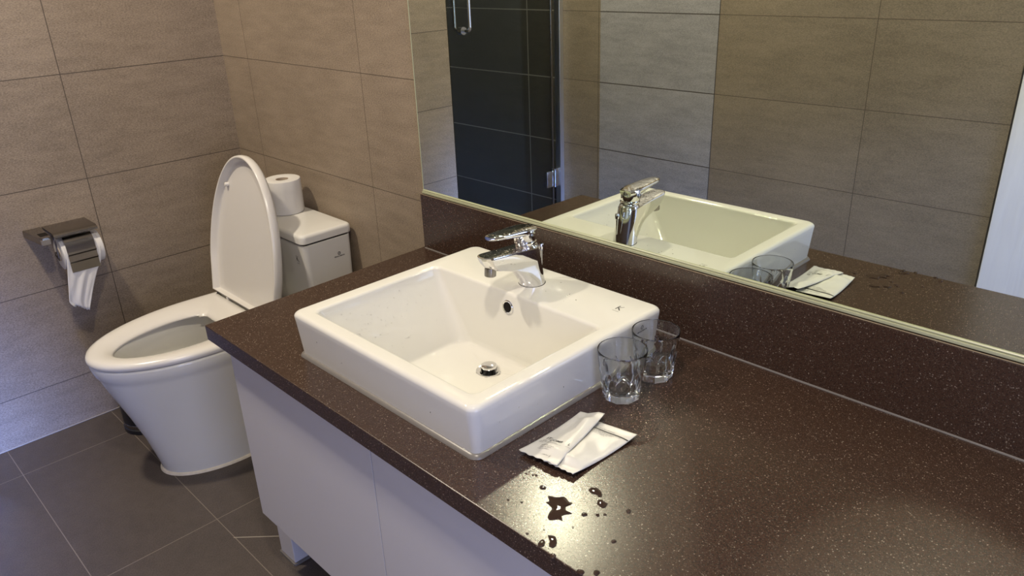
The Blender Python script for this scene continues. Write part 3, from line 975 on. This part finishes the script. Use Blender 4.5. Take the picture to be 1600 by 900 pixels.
for (x, y, rz, lab) in ((.8085, -.256, .2, 'faceted clear glass tumbler beside the washbasin, nearer to the paper sachets'),
                        (.8095, -.166, .5, 'faceted clear glass tumbler standing behind the other, nearer to the backsplash')):
    if not gm.materials:
        g = link('drinking_glass', gm, M_glass, angle=28)
    else:
        g = bpy.data.objects.new('drinking_glass', gm); COL.objects.link(g)
    g.location = (x, y, ZC+.0003); g.rotation_euler = (0, 0, rz)
    tag(g, lab, 'glass', 'faceted tumblers by the sink')

# ------------------------------------------------------------------ paper sachets
def bil(Q, u, v):
    a, b_, c_, d_ = [Vector(q) for q in Q]   # a bottom-left, b top-left, c top-right, d bottom-right
    return (a*(1-v)+b_*v)*(1-u) + (d_*(1-v)+c_*v)*u
def sachet(name, label, Q, z0, puff, seed, lift, NU=28, NV=44, crimp=.10, group=None):
    rnd = random.Random(seed)
    t = thing(name, label, 'sachet', (Q[0][0], Q[0][1], z0), group)
    org = Vector((Q[0][0], Q[0][1], z0))
    ph = [rnd.uniform(0, 6.28) for _ in range(6)]
    def top(u, v, extra=0):
        p = bil(Q, u, v)
        e = max(0, min(1, min(v, 1-v)/crimp-.5)); e = e*e*(3-2*e)
        s = math.sin(PI*u)**.55
        h = puff*s*e*(.85+.25*math.sin(v*4+ph[0])) + .0009*e*(math.sin(u*9+v*7+ph[1])+.7*math.sin(v*21+u*5+ph[2]))*s
        h += lift(u, v)
        return Vector((p.x, p.y, z0+.0010+h+extra)) - org
    bm = bmesh.new()
    TT = [[None]*(NV+1) for _ in range(NU+1)]; BB = [[None]*(NV+1) for _ in range(NU+1)]
    for i in range(NU+1):
        for j in range(NV+1):
            u, v = i/NU, j/NV
            vv = v
            p = top(u, v)
            # slightly ragged ends
            if j == 0: 
                q = bil(Q, u, 0)-bil(Q, u, .02); p += Vector((q.x, q.y, 0))*(.5*math.sin(u*31+ph[3])*.6)
            TT[i][j] = bm.verts.new(p)
            b0 = bil(Q, u, v)
            BB[i][j] = bm.verts.new(Vector((b0.x, b0.y, z0+.0004+lift(u, v))) - org if not (i in (0, NU) or j in (0, NV)) else p-Vector((0, 0, .0006)))
    for i in range(NU):
        for j in range(NV):
            bm.faces.new((TT[i][j], TT[i+1][j], TT[i+1][j+1], TT[i][j+1]))
            bm.faces.new((BB[i][j], BB[i][j+1], BB[i+1][j+1], BB[i+1][j]))
    for i in range(NU):
        bm.faces.new((TT[i][0], BB[i][0], BB[i+1][0], TT[i+1][0])); bm.faces.new((TT[i][NV], TT[i+1][NV], BB[i+1][NV], BB[i][NV]))
    for j in range(NV):
        bm.faces.new((TT[0][j], TT[0][j+1], BB[0][j+1], BB[0][j])); bm.faces.new((TT[NU][j], BB[NU][j], BB[NU][j+1], TT[NU][j+1]))
    obj('paper_pouch', bm, M_packet, t, angle=None)
    return t, top
def decal(t, top, name, rects, m):
    """printed strokes following the pouch surface; rects = (u0,v0,u1,v1)"""
    bm = bmesh.new()
    for (u0, v0, u1, v1) in rects:
        nu = max(1, int(abs(u1-u0)*30)); nv = max(1, int(abs(v1-v0)*30))
        G = [[bm.verts.new(top(lerp(u0, u1, i/nu), lerp(v0, v1, j/nv), .00035)) for j in range(nv+1)] for i in range(nu+1)]
        for i in range(nu):
            for j in range(nv):
                bm.faces.new((G[i][j], G[i+1][j], G[i+1][j+1], G[i][j+1]))
    return obj(name, bm, m, t, smooth=False)
def textrow(rnd, u0, u1, v, h, gap=.012):
    out = []; u = u0
    while u < u1:
        w_ = rnd.choice((.008, .012, .016, .022))
        out.append((u, v, min(u+w_, u1), v+h*rnd.choice((.6, 1)))); u += w_+rnd.choice((.005, .006, gap))
    return out
rnd = random.Random(3)
# lower packet (right)
Q2 = [(.842, -.4795, 0), (.8235, -.3430, 0), (.9005, -.3375, 0), (.8927, -.4744, 0)]
s2, top2 = sachet('paper_sachet', 'white paper sachet with a black stripe, tucked under the comb packet', Q2, ZC+.0004, .0085, 4, lambda u, v: .0002+.0070*(1-v)**3+.0065*v**4*u, crimp=.14)
rows = []
decal(s2, top2, 'printed_stripe', [(.10, .845, .995, .866)], M_ink)
for k, (a, b_) in enumerate(((.12, .86), (.12, .72), (.12, .70), (.12, .60), (.12, .55))):
    rows += textrow(rnd, a, b_, .825-.019*k, .008)
rows += textrow(rnd, .25, .62, .895, .012)
decal(s2, top2, 'printed_text', rows, M_greyink)
# upper packet (left) lying across it
Q1 = [(.7965, -.4845, 0), (.7945, -.3430, 0), (.8335, -.3305, 0), (.8665, -.4785, 0)]
s1, top1 = sachet('paper_sachet', 'white comb sachet lettered IT COMB, lying on top of the striped sachet', Q1, ZC+.0006, .0065, 9, lambda u, v: .0095*min(1, max(0, (u-.30)/.45))*min(1, .35+v*3)*(1-.25*v)+.0065*(1-v)**3+.004*v**4, crimp=.13)
rows = []
for k, (a, b_) in enumerate(((.14, .26), (.12, .28), (.11, .22))):
    rows += textrow(rnd, a, b_, .30-.022*k, .010)
rows += textrow(rnd, .34, .62, .262, .010)
rows += textrow(rnd, .34, .62, .215, .014)[:0]
for k, (a, b_) in enumerate(((.28, .46), (.28, .66), (.27, .62), (.27, .58))):
    rows += textrow(rnd, a, b_, .200-.020*k, .013 if k == 0 else .007)
rows += textrow(rnd, .50, .66, .075, .008)
rows += [(.36, .246, .76, .2485), (.84, .27, .985, .2735), (.70, .055, .705, .085), (.715, .055, .720, .085)]
decal(s1, top1, 'printed_text', rows, M_greyink)
# lettering, laid along the packet
def surf_text(t, top, body, u, v, size, m):
    p = top(u, v, .0004); pu = top(u+.03, v, .0004); pv = top(u, v+.03, .0004)
    cu = bpy.data.curves.new('lettering', 'FONT'); cu.body = body; cu.size = size; cu.align_x = 'LEFT'; cu.offset = .00004
    o = bpy.data.objects.new('lettering', cu); COL.objects.link(o); bpy.context.view_layer.update()
    me = bpy.data.meshes.new_from_object(o); bpy.data.objects.remove(o)
    e1, e2 = (pu-p)/.03, (pv-p)/.03   # surface tangents per unit u, v
    l1, l2 = e1.length, e2.length
    for vt in me.vertices:
        vt.co = top(min(.995, u+vt.co.x/l1), v+vt.co.y/l2, .0004)
    return link('lettering', me, m, t, smooth=False)
surf_text(s1, top1, 'IT', .165, .335, .0100, M_ink)
surf_text(s1, top1, 'COMB', .32, .300, .0086, M_ink)
surf_text(s1, top1, 'L', .86, .30, .0080, M_ink)

# ------------------------------------------------------------------ water on the counter
def splash(x, y, r, pts=None, seed=0, label=None):
    rnd = random.Random(seed)
    n = 48
    if pts is None:
        ph = [rnd.uniform(0, 6.28) for _ in range(3)]
        pts = [(r*(1+.10*math.sin(2*2*PI*i/n+ph[0])+.07*math.sin(3*2*PI*i/n+ph[1])), 2*PI*i/n) for i in range(n)]
        pts = [(q*math.cos(a), q*math.sin(a)) for q, a in pts]
    hgt = min(.0016, r*.42)
    bm = bmesh.new()
    R = []
    cx = sum(p[0] for p in pts)/len(pts); cyy = sum(p[1] for p in pts)/len(pts)
    for k, (s, h) in enumerate(((1, 0), (.98, .25), (.94, .5), (.85, .72), (.70, .88), (.5, .97), (.25, 1.04), (.05, 1.06)) if r > .006 else ((1, 0), (.97, .22), (.90, .50), (.78, .76), (.60, .93), (.35, 1.0), (.1, 1.02))):
        R.append([(cx+(p[0]-cx)*s, cyy+(p[1]-cyy)*s, hgt*h) for p in pts])
    loft(bm, R)
    o = obj('water_drop' if r < .006 else 'water_puddle', bm, M_wet, None, (x, y, ZC+.00012), angle=None)
    tag(o, label, 'water', 'water spilled on the countertop')
    return o
def px_shape(P, sub=3):
    """closed smooth outline through world points"""
    n = len(P); out = []
    for i in range(n):
        p0, p1, p2, p3 = [Vector(P[(i+k-1) % n]) for k in range(4)]
        for s in range(sub):
            t = s/sub
            out.append(.5*((2*p1)+(-p0+p2)*t+(2*p0-5*p1+4*p2-p3)*t*t+(-p0+3*p1-3*p2+p3)*t**3))
    return out
PUD = PUDDLES = [
 ('largest star-shaped water puddle in the bright glare on the countertop',
  [(.8881,-.5185),(.8903,-.5128),(.8990,-.5147),(.9005,-.5083),(.9096,-.5040),(.9175,-.5030),(.9243,-.4990),(.9228,-.5070),(.9215,-.5150),(.9270,-.5200),(.9350,-.5160),(.9330,-.5240),(.9322,-.5330),(.9345,-.5400),(.9290,-.5395),(.9235,-.5440),(.9180,-.5480),(.9130,-.5450),(.9105,-.5380),(.9070,-.5320),(.9065,-.5260),(.9000,-.5230),(.8960,-.5200)]),
]
def wp(px, py):
    """point of the counter surface under a given ray"""
    d_ = fwd + r2*((px-800)/1194.2) - u2*((py-450)/1194.2)
    t = (ZC-1.3151)/d_.z
    q = Vector((1.4683, -1.1327, 1.3151)) + d_*t
    return (q.x, q.y)
# outlines of the larger puddles
def puddle(outl, label):
    P = [wp(*p) for p in outl]
    cx = sum(p[0] for p in P)/len(P); cyy = sum(p[1] for p in P)/len(P)
    P = [(p[0]-cx, p[1]-cyy) for p in P]
    S = px_shape(P, 3)
    r = max(Vector(p).length for p in P)
    o = splash(cx, cyy, max(r, .0065), [(p[0], p[1]) for p in S], 0, label)
    return o
puddle([(856,775),(864,776),(872,777),(880,776),(885,779),(889,784),(895,786),(890,789),(885,791),(884,796),(888,801),(894,803),(886,804),(879,806),(877,809),(879,814),(872,812),(863,813),(857,812),(856,806),(859,800),(862,796),(860,791),(853,785),(858,783)], 'largest ragged water puddle, in the brightest glare on the countertop')
puddle([(920,764),(926,762),(934,763),(939,768),(941,775),(937,777),(932,773),(925,771),(921,768)], 'oval water puddle right of the largest puddle, nearer the sachets')
puddle([(934,782),(940,781),(944,784),(949,787),(947,792),(942,794),(937,791),(933,788)], 'blob of water just below the oval puddle by the sachets')
puddle([(856,837),(862,837),(868,839),(870,846),(869,853),(864,856),(857,853),(859,846)], 'lobed water puddle close to the countertop front edge, below the largest puddle')
puddle([(843,846),(848,843),(852,847),(850,853),(845,855),(840,852)], 'small angular water puddle at the countertop front edge, leftmost there')
tiny = [(848,762,5.5,'round water drop above the largest puddle'),(913,804,4.5,'round water drop just right of the largest puddle'),(934,805,3.2,'tiny water bead, left one of the close pair right of the largest puddle'),(945,804,2.8,'tiny water bead, right one of the close pair right of the largest puddle'),(982,799,4.4,'water drop furthest right at the level of the largest puddle'),(959,846,4,'lone water drop to the lower right of the puddles'),
        (823,740,2.6,'tiny water bead by the basin corner, middle left of the cluster there'),(827,737,1.8,'tiny water bead by the basin corner, topmost of the cluster there'),(819,747,2,'tiny water bead by the basin corner, lowest of the cluster there'),(833,742,2.4,'tiny water bead below the comb sachet corner, left of two touching'),(838,743,2.6,'tiny water bead below the comb sachet corner, right of two touching'),(794,781,2.6,'tiny lone water bead furthest left on the countertop'),(815,785,2.2,'tiny lone water bead halfway between leftmost bead and largest puddle'),(824,834,2.4,'tiny water bead near countertop front edge, left of the small angular puddle'),(850,828,1.6,'tiny water bead just above the small angular puddle at the edge'),(895,824,2,'tiny water bead between the largest puddle and the lobed puddle, to their right'),(864,869,5,'water drop on the countertop front edge below the lobed puddle'),(907,894,5.5,'water drop at the bottom edge of the photo, left one of two'),(932,895,5,'water drop at the bottom edge of the photo, right one of two')]
k = 0
for x, y, r, lb in tiny:
    k += 1
    wx, wy = wp(x, y)
    rr_ = r*.00115*.72
    splash(wx, wy, rr_, None, k, lb or 'tiny water bead scattered around the puddles on the countertop')

# droplets beaded over the basin: nobody could count them
def beads(name, label, seeds, n, rng_):
    bm = bmesh.new()
    rnd = random.Random(seeds)
    for (x, y, z, nx, ny, nz, r) in rng_(rnd, n):
        N = Vector((nx, ny, nz)).normalized()
        a = N.orthogonal().normalized(); b_ = N.cross(a)
        P = Vector((x, y, z))
        rings = []
        for s, h in ((1, 0), (.8, .35), (.45, .55), (.1, .62)):
            rings.append([tuple(P + (a*math.cos(2*PI*i/8)+b_*math.sin(2*PI*i/8))*r*s + N*r*h) for i in range(8)])
        loft(bm, rings)
    o = obj(name, bm, M_water, None)
    tag(o, label, 'water', None, 'stuff')
    return o
def basin_pts(rnd, n):
    out = []
    # left inner wall: from (.3045,z=.725) to (.388,z=.607)
    for _ in range(n):
        t = rnd.betavariate(1.6, 2.4)
        y = rnd.choice((rnd.gauss(-.42, .025), rnd.gauss(-.37, .04), rnd.uniform(-.46, -.26)))
        y = max(-.47, min(-.26, y))
        x = lerp(.3055, .388, t); z = lerp(.725, .607, t)
        out.append((x, y, z, .118, 0, .083, rnd.uniform(.0006, .0016)))
    for _ in range(n//8):   # right and front outer faces
        if rnd.random() < .55:
            z = rnd.uniform(.655, .715); x = rnd.uniform(.29, .75)
            out.append((x, BY0+lerp(.006, .0012, (z-.65)/.07), z, 0, -1, .03, rnd.uniform(.0006, .0014)))
        else:
            z = rnd.uniform(.655, .715); y = rnd.uniform(-.53, -.33)
            out.append((BX1-lerp(.006, .0012, (z-.65)/.07), y, z, 1, 0, .03, rnd.uniform(.0006, .0014)))
    for _ in range(n//6):
        x, y = rnd.uniform(.44, .66), rnd.uniform(-.205, -.10)
        if (x-.512)**2+(y+.157)**2 < .036**2: continue
        out.append((x, y, ZB, 0, 0, 1, rnd.uniform(.0006, .0015)))
    return out
beads('water_droplets', 'fine water droplets beaded over the white washbasin', 7, 60, basin_pts)
def tap_pts(rnd, n):
    out = []
    for _ in range(n):
        t = rnd.random()
        hw = lerp(.017, .010, t)
        x = rnd.uniform(-hw, hw); y = lerp(-.020, -.098, t)
        out.append((.5125+x, -.157+y, ZB+lerp(.1188, .1220, t), 0, 0, 1, rnd.uniform(.0006, .0017)))
        y = rnd.uniform(-.120, -.04); x = rnd.uniform(-.012, .012)
        out.append((.5125+x, -.157+y, ZB+.0779-.092*y, 0, 0, 1, rnd.uniform(.0006, .0017)))
    return out
beads('water_droplets', 'fine water droplets beaded on the chrome tap lever and spout', 8, 26, tap_pts)
